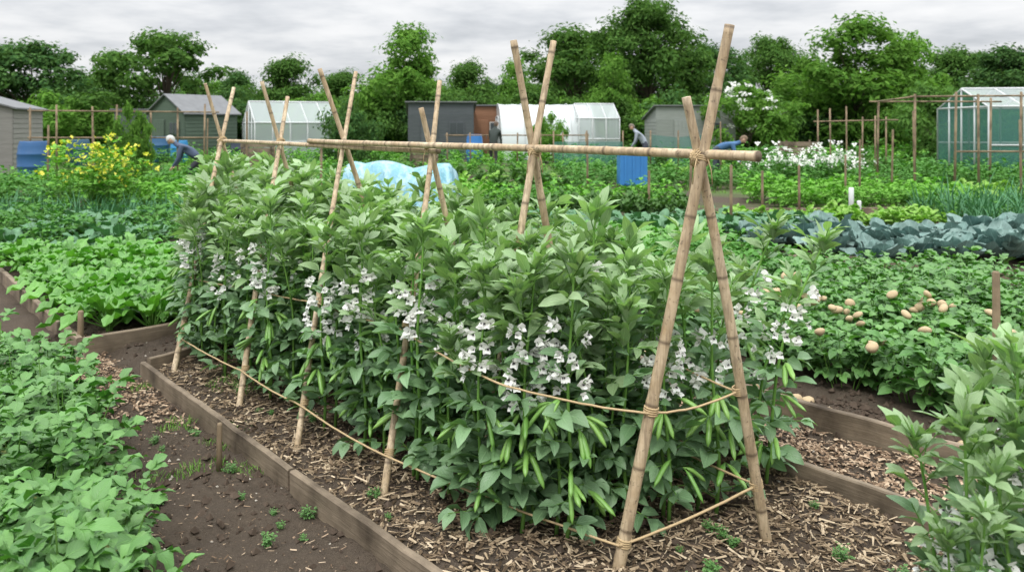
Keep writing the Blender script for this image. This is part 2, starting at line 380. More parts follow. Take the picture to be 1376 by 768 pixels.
# ------------------------------------------------------------------ broad beans
def flower(mb,p,az,el,s):
    leaf(mb,p,az,el,s*.45,s*.25,0,.6,2,n=2)
    q=tuple(p[i]+dvec(az,el)[i]*s*.28 for i in range(3))
    leaf(mb,q,az,el+.75,s*.75,s*.9,-.9,.3,3,n=3,wave=.15)
    for sd in (-1,1):
        leaf(mb,q,az+sd*.45,el+U(-.25,.05),s*.75,s*.55,.4,.3,3,roll=sd*.7,n=3)
    sd=R.choice((-1,1))
    w=tuple(q[i]+dvec(az+sd*.5,el+.2)[i]*s*.2+(0,0,.004)[i] for i in range(3))
    leaf(mb,w,az+sd*.45,el+.05,s*.32,s*.24,.4,.3,4,roll=sd*.7,n=2)
def pod(mb,p,az,L,r,dn):
    pts=[];rad=[];n=9; x,y,z=p; el=dn+.9
    prof=[.25,.35,.8,1,.95,1,.92,1,.7,.12]
    for i in range(n+1):
        pts.append((x,y,z)); rad.append(r*prof[i]); el+= (dn-el)*.35
        d=dvec(az,el); x+=d[0]*L/n; y+=d[1]*L/n; z+=d[2]*L/n
    tube(mb,pts,rad,5,7,flat=.75)
def bean_stem(mb,x0,y0,h,lx,ly,flo,fhi,podp,nfl,fs,side=None):
    def pos(z): t=z/h; return (x0+lx*t*t+.01*sin(t*9),y0+ly*t*t+.01*cos(t*8),z)
    tube(mb,[pos(h*i/9-.03*(i==0)) for i in range(10)],[.009-.005*i/9 for i in range(10)],1,5)
    az=U(0,6.28); z=.07; sw=R.choice((-1,1))
    while z<h*.96:
        t=z/h; p=pos(z); az+=2.4+U(-.5,.5); sw=-sw
        if t<.5: L=U(.065,.13);W=L*U(.46,.60);el=U(-.1,.6);pairs=2;dr=U(.3,1.3)
        elif t<.82: L=U(.075,.13);W=L*U(.36,.50);el=U(.2,1.0);pairs=2;dr=U(.1,1.0)
        else: L=U(.075,.12);W=L*U(.36,.46);el=U(.6,1.2);pairs=2;dr=U(.1,.7)
        inf = flo<t<fhi and nfl>0
        if inf: pairs=1 if R.random()<.55 else 2; L*=.88; W*=.88
        mt=0 if (t<.55 or R.random()>(t-.42)*2.3) else 6
        pl=U(.03,.075)*(1.25-t*.6); d=dvec(az,el); end=tuple(p[i]+d[i]*(pl+pairs*.035) for i in range(3))
        tube(mb,[p,end],.0025,1,3,cap=False)
        for k in range(pairs):
            q=tuple(p[i]+d[i]*(pl+k*.04) for i in range(3)); last=(k==pairs-1)
            for sd in (-1,1):
                leaf(mb,q,az+sd*(U(.35,.6) if last else U(.9,1.25)),el*.8+U(-.45,.35),L*U(.72,1.15),W,dr,U(.15,.6),mt,roll=U(-.85,.85),n=4,wave=.14)
        if inf and R.random()<.85:
            # a raceme in the leaf axil, alternating left and right of the stem
            ca=((az+pi) if side is None else side+sw*U(.35,1.0)); off=U(.035,.065)
            cx_,cy_=cos(ca)*off,sin(ca)*off; nn_=max(2,int(nfl*U(.5,1.3)))
            for k in range(nn_):
                a=ca+U(-1.3,1.3); rr=U(.0,.03)
                q=(p[0]+cx_+cos(a)*rr,p[1]+cy_+sin(a)*rr,p[2]+U(-.022,.026)); flower(mb,q,a,U(-.5,.4),fs*U(.8,1.15))
        if podp and .16<t<.52 and R.random()<podp:
            a=az+pi+U(-.8,.8) if side is None else side+U(-1.4,1.4)
            for k in range(R.choice((1,2,2,3))): pod(mb,(p[0]+cos(a)*.06,p[1]+sin(a)*.06,p[2]),a+U(-.8,.8),U(.10,.16),U(.0095,.013),U(-1.3,-.4))
        z+=U(.034,.052)*(1 if t<.8 else .7)
    p=pos(h*.95)
    for k in range(13):
        leaf(mb,(p[0],p[1],p[2]-k*.004),k*2.4+U(-.3,.3),U(.6,1.45),U(.06,.12),U(.026,.046),U(-.1,.7),.35,6,n=4,roll=U(-.5,.5))
BM=[M_bean,M_stem,M_stem,M_white,M_black,M_pod,M_beantop]
def bean_mesh(h,stems,flo,fhi,podp,nfl,fs=.034,lx=0,ly=0,side=None):
    mb=MB()
    for k in range(stems):
        a=U(0,6.28) if side is None else U(.6,2.5); r=0 if k==0 else U(.06,.1); hh=h*(1 if k==0 else U(.78,.95))
        bean_stem(mb,cos(a)*r,sin(a)*r,hh,lx+cos(a)*(.12 if k else .03),ly+sin(a)*(.12 if k else .03),flo,fhi,podp if k==0 else podp*.5,nfl if k==0 else nfl//2,fs,side)
    return mb.mesh('broad_bean_plant',BM)
gen=[bean_mesh(U(.98,1.18),2,.60,.78,.12,c,.036) for c in (0,4,3,0,0,5,0,0)]
SD=-1.75
hero=[bean_mesh(U(1.06,1.16),2,U(.47,.54),U(.71,.79),.48,8,.041,side=SD) for _ in range(7)]
herol=bean_mesh(1.12,2,.50,.77,.4,8,.041,lx=.30,ly=-.05,side=SD)
beans=empty('broad_bean_row')
def inst(name,me,x,y,s=1,rz=None,par=None,z=None,tilt=.06,sz=None):
    o=bpy.data.objects.new(name,me); o.location=(x,y,float(gz(x,y)) if z is None else z)
    o.rotation_euler=(U(-tilt,tilt),U(-tilt,tilt),U(0,6.28) if rz is None else rz); o.scale=(s,s,s if sz is None else sz)
    return link(o,par)
HP=[(.21,3.02),(-.14,3.16),(-.42,3.54),(-.98,4.14),(.62,3.14),(.84,3.26),(-1.80,4.98),(-1.40,4.6),(-.72,3.88),(-2.14,5.38),(.04,3.10)]
for i,(x,y) in enumerate(HP): inst('broad_bean_plant',hero[i%7],x,y,U(.93,1.05),U(-.3,.3),beans,tilt=.04)
for (x,y) in ((-.02,3.24),(.10,3.28),(-.28,3.42),(.05,3.42),(-.55,3.78),(-1.15,4.5),(-1.62,4.92),(-2.22,5.6),(-1.98,5.3),(.32,3.3),(.46,3.26)):
    inst('broad_bean_plant',R.choice(gen),x,y,U(.88,.98),None,beans)
inst('broad_bean_plant',herol,1.12,3.50,1,0,beans,tilt=.02)
inst('broad_bean_plant',herol,1.02,3.80,1.02,.35,beans,tilt=.02)
def segd(x,y):
    m=9
    for i in range(2,4):
        a=Vector(LB[i]);b=Vector(K[i]);p=Vector((x,y));t=max(0,min(.75,(p-a).dot(b-a)/(b-a).length_squared)); m=min(m,(p-a.lerp(b,t)).length)
    return m
n=2.20
while n<3.15:
    s=2.15+U(0,.1)
    smax=6.1+(n-2)*1.2
    while s<smax:
        x,y=P(n+U(-.06,.06),s+U(-.05,.05))
        if all((x-a)**2+(y-b)**2>.012 for a,b in HP) and segd(x,y)>.13: inst('broad_bean_plant',R.choice(gen) if R.random()<.78 else R.choice(hero),x,y,U(.88,1.10)*(1+.03*max(0,s-3)),U(-.5,.5) if R.random()<.5 else None,beans)
        s+=U(.18,.23)
    n+=.2
be2=empty('broad_bean_clump')
for (x,y,s) in ((1.22,2.08,.80),(1.40,2.2,.86),(1.10,1.90,.64),(1.46,1.98,.86),(1.62,2.45,.80),(1.30,1.9,.76)): inst('broad_bean_plant',hero[int(x*10)%7],x,y,s,U(-.3,.3),be2)
for (x,y,s) in ((1.40,2.35,.84),(1.56,2.4,.84),(1.30,2.2,.70),(1.62,2.25,.84)): inst('broad_bean_plant',gen[int(x*10)%7],x,y,s,None,be2)

# ------------------------------------------------------------------ other crops
def bushy(h,r,nst,L,wr,mats,droop=.7,npl=9,wave=.1,elr=(-.2,.7),stemr=.004,wh=None,ln=3,extra=False):
    mb=MB()
    for k in range(nst):
        a=U(0,6.28); rr=r*sqrt(U(0,1)); hh=h*(1-.45*(rr/r)**2)*U(.75,1.1); bx,by=cos(a)*rr*.35,sin(a)*rr*.35; tx,ty=cos(a)*rr,sin(a)*rr
        tube(mb,[(bx,by,-.03),((bx*.5+tx*.5),(by*.5+ty*.5),hh*.55),(tx,ty,hh)],[stemr,stemr*.8,stemr*.5],1,3,cap=False)
        for j in range(npl):
            t=.2+.8*(j+.5)/npl; p=(bx+(tx-bx)*t,by+(ty-by)*t,hh*t); az=j*2.4+a+U(-.5,.5); el=U(*elr)+.4*(t-.5)
            d=dvec(az,el)
            for m in ((-1,0,1,-2,2) if extra else (-1,0,1)):
                f=.75 if m==0 else (.5 if abs(m)==1 else .05)
                if extra: f+=.35
                leaf(mb,tuple(p[i]+d[i]*L*f for i in range(3)),az+(1 if m>0 else -1 if m<0 else 0)*U(.7,1.1),el-.1+U(-.2,.2),L*U(.7,1.15)*(1 if m==0 else .8 if abs(m)==1 else .6),L*wr*(1 if abs(m)<2 else .7),droop*U(.4,1.5),U(.1,.5),0,roll=U(-.6,.6),n=ln,wave=wave)
        if wh: 
            for j in range(wh): leaf(mb,(tx+U(-.04,.04),ty+U(-.04,.04),hh+U(-.03,.05)),U(0,6.28),U(.2,1.2),.04,.035,.2,.3,2,n=2)
    return mb.mesh('crop_plant',mats)
potf=[bushy(.44,.26,12,.075,.60,[M_potato,M_stem],droop=1.0,npl=9,ln=5,wave=.2,extra=True) for _ in range(4)]
potm=[bushy(.42,.26,9,.08,.62,[M_potato,M_stem],droop=.8,ln=4,wave=.18) for _ in range(4)]
cropm=[bushy(.42,.28,9,.09,.6,[M_crop,M_stem],npl=6) for _ in range(3)]
cropd=[bushy(.45,.28,9,.09,.5,[M_crop2,M_stem],npl=6) for _ in range(3)]
cropl=[bushy(.22,.2,9,.10,.7,[M_lime,M_stem],npl=5,elr=(.2,1.0)) for _ in range(2)]
cropr=[bushy(.34,.2,9,.12,.45,[M_dusk,M_stem],npl=5,elr=(.4,1.2)) for _ in range(2)]
whm=[bushy(.5,.3,9,.07,.5,[M_crop2,M_stem,M_white],npl=6,wh=7) for _ in range(2)]
yelm=[bushy(.75,.35,14,.08,.4,[M_crop,M_stem,M_yellow],npl=8,wh=6) for _ in range(2)]
def rosette(L,W,nl,el0,el1,mat,wave,across=4,prof=1,droop=.8,stalk=.3,head=0):
    mb=MB()
    for k in range(nl):
        t=k/nl; az=k*2.4+U(-.3,.3); el=el0+(el1-el0)*t+U(-.12,.12); l=L*(1-.35*t)*U(.85,1.15)
        d=dvec(az,el+.15); p=(cos(az)*.015,sin(az)*.015,.02); q=tuple(p[i]+d[i]*l*stalk for i in range(3))
        tube(mb,[(p[0],p[1],-.03),p,q],[.008,.007,.005],1,4,cap=False)
        leaf(mb,q,az,el,l,W*(1-.3*t)*U(.85,1.1),droop*U(.6,1.3),.3,0,n=7,across=across,wave=wave,prof=prof,roll=U(-.25,.25))
    for k in range(head):
        az=k*2.1; leaf(mb,(cos(az)*.03,sin(az)*.03,.10),az,1.1-.03*k,.15,.16,-1.6,.6,0,n=5,across=4,prof=1)
    return mb.mesh('rosette_plant',[mat,M_stem])
chard=[rosette(.25,.13,20,.35,1.45,M_chard,.55,stalk=.55,droop=1.2) for _ in range(4)]
cabb=[rosette(.34,.28,14,.2,1.05,M_cabbage,.25,stalk=.2,head=7,droop=-.2) for _ in range(3)]
brass=[rosette(.34,.2,15,.2,1.2,M_brass,.3,stalk=.4,droop=.6) for _ in range(3)]
def blades(h,nb,r,mat,w=.03):
    mb=MB()
    for k in range(nb):
        a=U(0,6.28); rr=r*sqrt(U(0,1)); leaf(mb,(cos(a)*rr,sin(a)*rr,-.02),U(0,6.28),U(1.0,1.5),h*U(.6,1.1),w,U(.1,1.2),.5,0,n=5,prof=2)
    return mb.mesh('blade_plant',[mat])
leek=[blades(.85,26,.16,M_leek,.03) for _ in range(3)]
grass=[blades(.07,40,.09,M_grass,.006) for _ in range(3)]
def fill(gname,pname,meshes,x0,x1,y0,y1,dx,dy,s0,s1,cond=None):
    g=empty(gname); y=y0
    while y<=y1:
        x=x0+U(0,dx*.5)
        while x<=x1:
            xx=x+U(-.18,.18)*dx; yy=y+U(-.18,.18)*dy
            if abs(xx)<yy*.74+.6 and (cond is None or cond(xx,yy)): inst(pname,R.choice(meshes),xx,yy,U(s0,s1),None,g)
            x+=dx
        y+=dy
    return g
nv=lambda x,y:.75*x+.66*y
fill('potato_crop','potato_plant',potf,-4.4,-1.2,2.0,5.0,.26,.26,.85,1.25,lambda x,y:(x< -1.5-(y-2.9)*.66 and y<4.6) )
fill('potato_crop','potato_plant',potm,.9,7,2.6,8.3,.33,.33,.85,1.2,lambda x,y:nv(x,y)>4.55 and nv(x,y)<8.6 and y<7.7 )
fill('crop_rows','bush_bean_plant',cropd,-1.8,2.7,7.2,9.2,.38,.4,.9,1.15,lambda x,y:nv(x,y)>4.6)
fill('chard_bed','chard_plant',chard,-7.5,-2.6,5.9,9.2,.27,.30,.9,1.3,lambda x,y:(x>-6.3+(9.3-y)*.86+.3 or y>9.0) and x<-2.5-(y-6.1)*.15 and (y-x)>8.9)
fill('brassica_bed','brassica_plant',brass+cropd,-8.5,-3.9,9.9,12.0,.45,.5,.85,1.35)
fill('leek_row','leek_plant',leek,-9.8,-5.2,12.6,13.4,.3,.4,.6,.75)
fill('cabbage_row','cabbage_plant',cabb,3.1,8.0,9.2,11.2,.52,.6,.9,1.45,lambda x,y:x>3.0 and nv(x,y)>9.2)
fill('leek_row','leek_plant',leek+leek+cropd,7.0,11.,11.7,14.2,.35,.4,.8,1.1)
fill('crop_rows','courgette_plant',brass,.5,4.4,11.0,12.6,.5,.6,1.0,1.3)
fill('crop_rows','lettuce_plant',chard,-2.5,2.6,9.5,10.6,.4,.4,1.05,1.4)
fill('crop_rows','lettuce_plant',cropl,3.6,8.5,12.4,13.0,.32,.5,.9,1.3,lambda x,y:x<6.8)
fill('crop_rows','spinach_plant',cropr,-.5,3.0,13.4,14.0,.3,.5,.9,1.2)
fill('crop_rows','salad_plant',cropm,5.2,9,15.2,17.6,.42,.7,1.,1.45)
fill('crop_rows','lettuce_plant',cropl,9,13,15.2,17.4,.4,.7,1.2,1.6)
fill('crop_rows','salad_plant',cropm+cropd,-4.2,3.3,14.8,16.8,.42,.8,.9,1.4)
fill('crop_rows','bush_bean_plant',cropd,-8,-2.5,17.8,20.5,.5,.9,1.2,1.6)
fill('crop_rows','spinach_plant',cropr+cropl,-2.2,1.2,18,21.5,.45,1.2,1.2,1.7)
fill('crop_rows','salad_plant',cropm,-8,-4,14,16.5,.42,.5,1.,1.4,lambda x,y:x>-5.9 or y>14.9)
fill('crop_rows','bush_bean_plant',cropd,1.5,11,20.0,22,.55,1.0,1.1,1.5)
fill('crop_rows','salad_plant',cropm+cropd+cropl,-14,-8.2,19,27,.6,1.5,.9,1.3)
fill('crop_rows','bush_bean_plant',cropd,-22,-9,15,18.5,.6,.8,1.1,1.6,lambda x,y:x<-y*.55)
fill('crop_rows','salad_plant',cropm+cropd,-7,5,24.5,28,.7,1.6,.9,1.4)
fill('crop_rows','bush_bean_plant',cropl+cropd+cropr,5,16,24.5,28,.7,1.6,1.2,1.8)
fill('crop_rows','bush_bean_plant',cropd,11,20,15,24,.6,1.,1.3,1.9)
fill('crop_rows','bush_bean_plant',cropd+cropm,-26,24,31.5,34.5,.9,1.5,1.2,2.1)
fill('flowering_shrub','white_flower_plant',whm,6.8,9.4,21,22.4,.5,.6,1.5,2.2)
fill('yellow_flowering_shrub','yellow_flower_plant',yelm,-7.4,-6.7,13.5,14.4,.36,.45,1.5,1.95)
g=empty('grass_tufts')
for (x,y) in ((-1.72,4.9),(-1.6,5.1),(-1.67,4.75),(-1.55,3.72),(-1.25,3.72),(-1.75,4.3),(-2.9,5.3),(-2.3,4.9),(-1.45,4.1)):
    for _ in range(4): inst('grass_tuft',R.choice(grass),x+U(-.1,.1),y+U(-.08,.08),U(.5,.95),None,g)
for _ in range(30):
    x,y=P(U(.4,1.55),U(2.6,4.8)); inst('weed_seedling',R.choice(potm),x,y,U(.05,.14),None,g)
for _ in range(260):
    x=U(-16,12); y=U(10,22); inst('grass_tuft',R.choice(grass),x,y,U(1.6,3.2),None,g)
for _ in range(60):
    x,y=P(U(1.68,3.3),U(1.0,4.6)); inst('weed_seedling',R.choice(potm),x,y,U(.06,.15),None,g)
pm=plain('potato_skin',(.44,.335,.20),.8,14,.3,.004)
gp=empty('harvested_potatoes')
def potato_mesh():
    mb=MB(); vs=[];fs=[];a1,a2=U(0,6),U(0,6)
    for i in range(9):
        th=pi*i/8
        for j in range(12):
            ph=2*pi*j/12; r=1+.10*sin(2*ph+a1)*sin(th)+.08*cos(3*th+a2); vs.append((r*sin(th)*cos(ph)*1.25,r*sin(th)*sin(ph),r*cos(th)*.85))
    for i in range(8):
        for j in range(12): fs.append((i*12+j,(i+1)*12+j,(i+1)*12+(j+1)%12,i*12+(j+1)%12))
    mb.add(vs,fs,0); return mb.mesh('potato',[pm])
pms=[potato_mesh() for _ in range(4)]
for _ in range(55):
    nn_,s_=U(4.1,4.45),U(.3,3.6); x,y=P(nn_,s_); r=U(.018,.036); inst('potato',R.choice(pms),x,y,r,None,gp,z=float(gz(x,y))+r*.6,tilt=.5)
for c in range(26):
    nn_,s_=U(4.5,6.0),U(1.0,3.4)
    for _ in range(R.choice((1,2,3,4))):
        x,y=P(nn_+U(-.16,.16),s_+U(-.16,.16)); r=U(.02,.034); inst('potato',R.choice(pms),x,y,r,None,gp,z=U(.31,.42) if nn_>4.7 else U(.15,.36),tilt=.6)

def stake(x,y,h,r=.02,mat=None,name='wooden_stake',lean=.03):
    mb=MB(); lx,ly=U(-lean,lean)*h,U(-lean,lean)*h
    tube(mb,[(0,0,-.1),(lx*.5,ly*.5,h*.5),(lx,ly,h-.01),(lx*1.0,ly,h)],[r,r*.97,r*.93,r*.7],0,8); o=mb.obj(name,[mat or M_stake]); o.location=(x,y,0); return o
stake(2.74,4.5,.77,.022); stake(-3.1,5.72,.27,.022)
stake(-1.38,3.75,.2,.014)
for (u,vb,vt) in ((5.05,14,.9),(4.4,14,.8),(6.7,16,1.0),(7.2,16.5,1.3),(8.6,17,1.9),(8.1,17,1.5),(3.3,12,1.0),(2.4,14,.8),(-3.6,15,1.2),(-7.9,15,1.5),(-6.0,18,1.9),(.6,17,1.0),(1.8,19,1.4),(11.4,14.5,1.5),(2.9,13.0,1.2),(9.6,15,1.7),(-10.5,18,1.6),(6.3,24,1.7),(-9.2,24,1.8),(12.5,19,1.8)):
    stake(u,vb,vt,.024)
M_whitep=plain('white_plastic',(.72,.73,.73),.4,5,.06)
mb=MB(); tube(mb,[(0,0,-.05),(0,0,.52),(0,0,.54)],[.042,.042,.034],0,12); tube(mb,[(.12,-.03,-.05),(.12,-.03,.3),(.12,-.03,.32)],[.035,.035,.03],0,12); mb.obj('white_pipe_marker',[M_whitep]).location=(5.75,13.5,0)
def polef(name,poles,rails,r=.035):
    mb=MB()
    for (x,y,h) in poles: tube(mb,[(x,y,-.1),(x+U(-.04,.04),y,h)],r,0,8)
    for a,b in rails: tube(mb,[a,b],r*.8,0,8)
    return mb.obj(name,[M_stake])
polef('wooden_pole_frame',[(9.1,18,2.3),(10.0,18,2.35),(10.55,18,2.3),(11.5,18,2.35),(9.4,20.5,2.2),(12.3,20.5,2.3)],[((9.0,18,2.24),(12.6,18,2.27)),((9.2,20.5,2.2),(12.6,20.5,2.2)),((9.1,18,2.24),(9.4,20.5,2.2)),((10.0,18,1.0),(12.6,18,1.0))],.028)
pp=[(9+i*.42,23.5+U(-.2,.2),U(1.7,2.2)) for i in range(6)]; polef('bean_pole_row',pp,[((8.9,23.5,1.7),(11.4,23.5,1.75))],.025)
pp=[(-15+i*.9,25+U(-.4,.4),U(1.9,2.3)) for i in range(7)]; polef('fruit_cage_frame',pp,[((-15.2,25,2.05),(-9.2,25,2.0)),((-15.2,25,1.2),(-9.2,25,1.2))],.03)
pp=[(-2.5+i*.9,31,1.3) for i in range(7)]; polef('trellis_fence',pp,[((-2.6,31,1.2),(3.,31,1.2)),((-2.6,31,.7),(3.,31,.7))],.03)
def compost(x,y,w,h,rz):
    mb=MB()
    for i in range(5):
        z=h*(i+.5)/5
        for sy in (-1,1): box(mb,(0,sy*w/2,z),(w,.025,h/5*.7),0)
        for sx in (-1,1): box(mb,(sx*w/2,0,z),(.025,w-.06,h/5*.7),0)
    for sx in (-1,1):
        for sy in (-1,1): box(mb,(sx*(w/2-.045),sy*(w/2-.045),h/2+.02),(.06,.06,h+.04),0)
    o=mb.obj('slatted_compost_bin',[M_board],None,False); o.location=(x,y,0); o.rotation_euler[2]=rz
compost(-9.4,29.5,1.1,.95,.2); compost(10.6,29.5,1.2,1.0,-.1); compost(-3.2,29,1.0,.9,.1)

# ------------------------------------------------------------------ buildings
def cladding(name,a,b):
    m,nt,N,L=new_mat(name); v=coord(nt)
    n=noise(nt,3,5,.7,scalev(nt,v,(.6,.6,6))); c=mixc(nt,n,a,b)
    out(nt,princ(nt,c,.8,bump(nt,n,.4,.01),.25).outputs[0]); return m
M_felt=plain('roofing_felt',(.16,.165,.17),.9,4,.3)
M_frame=plain('painted_frame',(.5,.5,.48),.6)
def glassm(name,col,tr):
    m,nt,N,L=new_mat(name); p=princ(nt,col,.15,None,.6); t=N.new('ShaderNodeBsdfTransparent'); mx=N.new('ShaderNodeMixShader'); mx.inputs[0].default_value=tr
    L.new(p.outputs[0],mx.inputs[1]); L.new(t.outputs[0],mx.inputs[2]); out(nt,mx.outputs[0]); return m
M_win=glassm('window_glass',(.05,.06,.065),.1); M_gl=glassm('greenhouse_glass',(.45,.51,.50),.5); M_teal=glassm('teal_netting',(.06,.19,.16),.4); M_poly=glassm('polythene',(.60,.64,.64),.12)
def shed(name,x,y,w,d,hw,hr,rz,wall,roof=None,door=True,win=True,pent=False):
    e=empty(name,(x,y,0),rz); roof=roof or M_felt; nb=int(hw/.16)
    mb=MB()
    for i in range(nb):
        z0=hw*i/nb; z1=hw*(i+1)/nb; zc=(z0+z1)/2
        for sx,sy,bw,bd in ((0,-d/2,w,.03),(0,d/2,w,.03),(-w/2,0,.03,d-.04),(w/2,0,.03,d-.04)):
            rot=Matrix.Rotation((.10 if sy<0 else -.10 if sy>0 else 0),4,'X')@Matrix.Rotation((-.10 if sx>0 else .10 if sx<0 else 0),4,'Y')
            box(mb,(sx,sy,zc),(bw,bd,(z1-z0)*.98),0,0,0,rot)
    box(mb,(0,0,hw/2),(w-.06,d-.06,hw-.02),0)
    if pent:
        vs=[(-w/2,-d/2,hw),(w/2,-d/2,hw),(w/2,d/2,hw),(-w/2,d/2,hw),(-w/2,-d/2,hr),(w/2,-d/2,hr)]
        mb.add(vs,[(0,1,5,4),(1,2,5),(0,4,3),(2,3,4,5)],0)
    else:
        vs=[(-w/2,-d/2,hw),(w/2,-d/2,hw),(0,-d/2,hr),(-w/2,d/2,hw),(w/2,d/2,hw),(0,d/2,hr)]
        mb.add(vs,[(0,1,2),(4,3,5)],0)
    mb.obj('walls',[wall],e,False)
    mb=MB(); o=.15; th=.05
    if pent:
        sl=(hr-hw)/d
        a=[(-w/2-o,-d/2-o,hr+sl*o+.01),(w/2+o,-d/2-o,hr+sl*o+.01),(w/2+o,d/2+o,hw-sl*o+.01),(-w/2-o,d/2+o,hw-sl*o+.01)]
        vs=a+[(p[0],p[1],p[2]+th) for p in a]; mb.add(vs,[(3,2,1,0),(4,5,6,7),(0,1,5,4),(1,2,6,5),(2,3,7,6),(3,0,4,7)],0)
    else:
        sl=(hr-hw)/(w/2)
        for sg in (-1,1):
            a=[(0,-d/2-o,hr+.01),(sg*(w/2+o),-d/2-o,hw-sl*o+.01),(sg*(w/2+o),d/2+o,hw-sl*o+.01),(0,d/2+o,hr+.01)]
            vs=a+[(p[0],p[1],p[2]+th) for p in a]; mb.add(vs,[(3,2,1,0),(4,5,6,7),(0,1,5,4),(1,2,6,5),(2,3,7,6),(3,0,4,7)],0)
    mb.obj('roof',[roof],e,False)
    if door:
        mb=MB(); box(mb,(-w*.18,-d/2-.045,.95),(.78,.04,1.8),0,0,.01)
        for i in range(4): box(mb,(-w*.18-.27+i*.18,-d/2-.07,.95),(.165,.02,1.74),0)
        box(mb,(-w*.18+.3,-d/2-.1,1.0),(.04,.04,.14),1); mb.obj('door',[wall,M_felt],e,False)
    if win:
        mb=MB(); wx=w*.24; box(mb,(wx,-d/2-.04,1.45),(.7,.05,.6),0); box(mb,(wx,-d/2-.07,1.45),(.6,.03,.5),1); box(mb,(wx,-d/2-.09,1.45),(.03,.03,.5),0); mb.obj('window',[M_frame if win!=2 else wall,M_win],e,False)
    return e
C_grey=cladding('grey_timber',(.17,.165,.15),(.30,.29,.27)); C_green=cladding('green_timber',(.06,.085,.065),(.11,.15,.11)); C_dark=cladding('dark_timber',(.06,.07,.075),(.12,.13,.14)); C_brown=cladding('brown_timber',(.20,.10,.06),(.32,.17,.10)); C_pale=cladding('pale_timber',(.19,.21,.19),(.30,.32,.30))
shed('grey_timber_shed',-18.3,27,3.4,3,2.15,2.65,.25,C_grey,win=False,door=False)
shed('green_timber_shed',-14.8,37,2.6,2.8,2.15,2.95,-.55,C_green,win=2)
shed('dark_timber_shed',-3.4,38,3.0,2.6,2.1,2.6,.1,C_dark,pent=True,win=2)
shed('brown_timber_shed',-1.2,40,1.9,2.2,2.1,2.5,0,C_brown,pent=True)
shed('pale_timber_shed',9.1,41,4.0,2.6,1.9,2.5,.05,C_pale,pent=True,win=2)
shed('black_timber_shed',-18.5,40,2.0,2.2,1.9,2.3,.1,C_dark,pent=True)
def greenhouse(name,x,y,w,d,hw,hr,rz,glass,frame,nx_=5,ny_=4):
    e=empty(name,(x,y,0),rz); mb=MB(); g=MB(); r=.03
    for sy in (-1,1):
        for i in range(nx_+1):
            xx=-w/2+w*i/nx_; tube(mb,[(xx,sy*d/2,0),(xx,sy*d/2,hw),(xx,0,hr)],r,0,4)
        for zz in (.05,hw*.5,hw): tube(mb,[(-w/2,sy*d/2,zz),(w/2,sy*d/2,zz)],r,0,4)
        g.add([(-w/2,sy*d/2,0),(w/2,sy*d/2,0),(w/2,sy*d/2,hw),(-w/2,sy*d/2,hw)],[(0,1,2,3)],0)
        g.add([(-w/2,sy*d/2,hw),(w/2,sy*d/2,hw),(w/2,0,hr),(-w/2,0,hr)],[(0,1,2,3)],1)
    tube(mb,[(-w/2,0,hr),(w/2,0,hr)],r*1.3,0,4)
    for sx in (-1,1):
        for k in range(1,ny_):
            yy=-d/2+d*k/ny_; zt=hw+(hr-hw)*(1-abs(yy)/(d/2)); tube(mb,[(sx*w/2,yy,0),(sx*w/2,yy,zt)],r,0,4)
        tube(mb,[(sx*w/2,-d/2,hw),(sx*w/2,d/2,hw)],r,0,4)
        g.add([(sx*w/2,-d/2,0),(sx*w/2,d/2,0),(sx*w/2,d/2,hw),(sx*w/2,0,hr),(sx*w/2,-d/2,hw)],[(0,1,2,3,4)],0)
    mb.obj('frame',[frame],e); g.obj('glazing',[glass,M_gl],e,False); return e
M_alu=plain('aluminium_frame',(.5,.52,.52),.4)
greenhouse('greenhouse',-10.1,36.5,3.8,2.8,1.7,2.65,.5,M_gl,M_alu)
greenhouse('greenhouse',3.9,38,1.9,2.6,1.9,2.6,.1,M_gl,M_alu,3)
greenhouse('netted_greenhouse',15.4,23,4.6,3.2,2.1,2.65,-.1,M_teal,M_alu)
e=empty('polytunnel',(1.5,38.5,0),.12); mb=MB(); hp=MB(); wd=3.6; Ln=4.4
vs=[];fs=[]
for i in range(13):
    xx=-Ln/2+Ln*i/12
    for j in range(17):
        a=pi*j/16; zz=sin(a)**.8*2.6; yy=-cos(a)*wd/2; sagk=.03*(i%2); vs.append((xx,yy*(1-sagk*.3),zz-sagk))
for i in range(12):
    for j in range(16): fs.append((i*17+j,i*17+j+1,(i+1)*17+j+1,(i+1)*17+j))
mb.add(vs,fs,0)
for xx in (-Ln/2,Ln/2): mb.add([(xx,-cos(pi*j/16)*wd/2,sin(pi*j/16)**.8*2.6) for j in range(17)],[tuple(range(17))],0)
mb.obj('cover',[M_poly],e)
for i in range(0,13,3): tube(hp,[(-Ln/2+Ln*i/12,-cos(pi*j/16)*(wd/2+.02),sin(pi*j/16)**.8*2.62) for j in range(17)],.02,0,5)
for sx in (-.5,.5): tube(hp,[(-Ln/2-.03,sx,0),(-Ln/2-.03,sx,2.0)],.03,0,4)
tube(hp,[(-Ln/2-.03,-.5,2.0),(-Ln/2-.03,.5,2.0)],.03,0,4)
hp.obj('hoops_and_door_frame',[M_alu],e)
e=empty('teal_net_fence',(0,0,0)); mb=MB(); mb.add([(5.0,28.9,.1),(7.0,29.0,.1),(7.0,29.0,1.25),(6.0,28.95,1.15),(5.0,28.9,1.25)],[(0,1,2,3,4)],0); mb.add([(1.5,28.5,.1),(4.0,28.7,.1),(4.0,28.7,1.0),(1.5,28.5,1.0)],[(0,1,2,3)],0); mb.obj('net',[M_teal],e,False)
mb=MB()
for x in (1.5,2.7,4.0,5.0,6.0,7.0): tube(mb,[(x,28.75,0),(x,28.75,1.4)],.03,0,6)
mb.obj('posts',[M_stake],e)
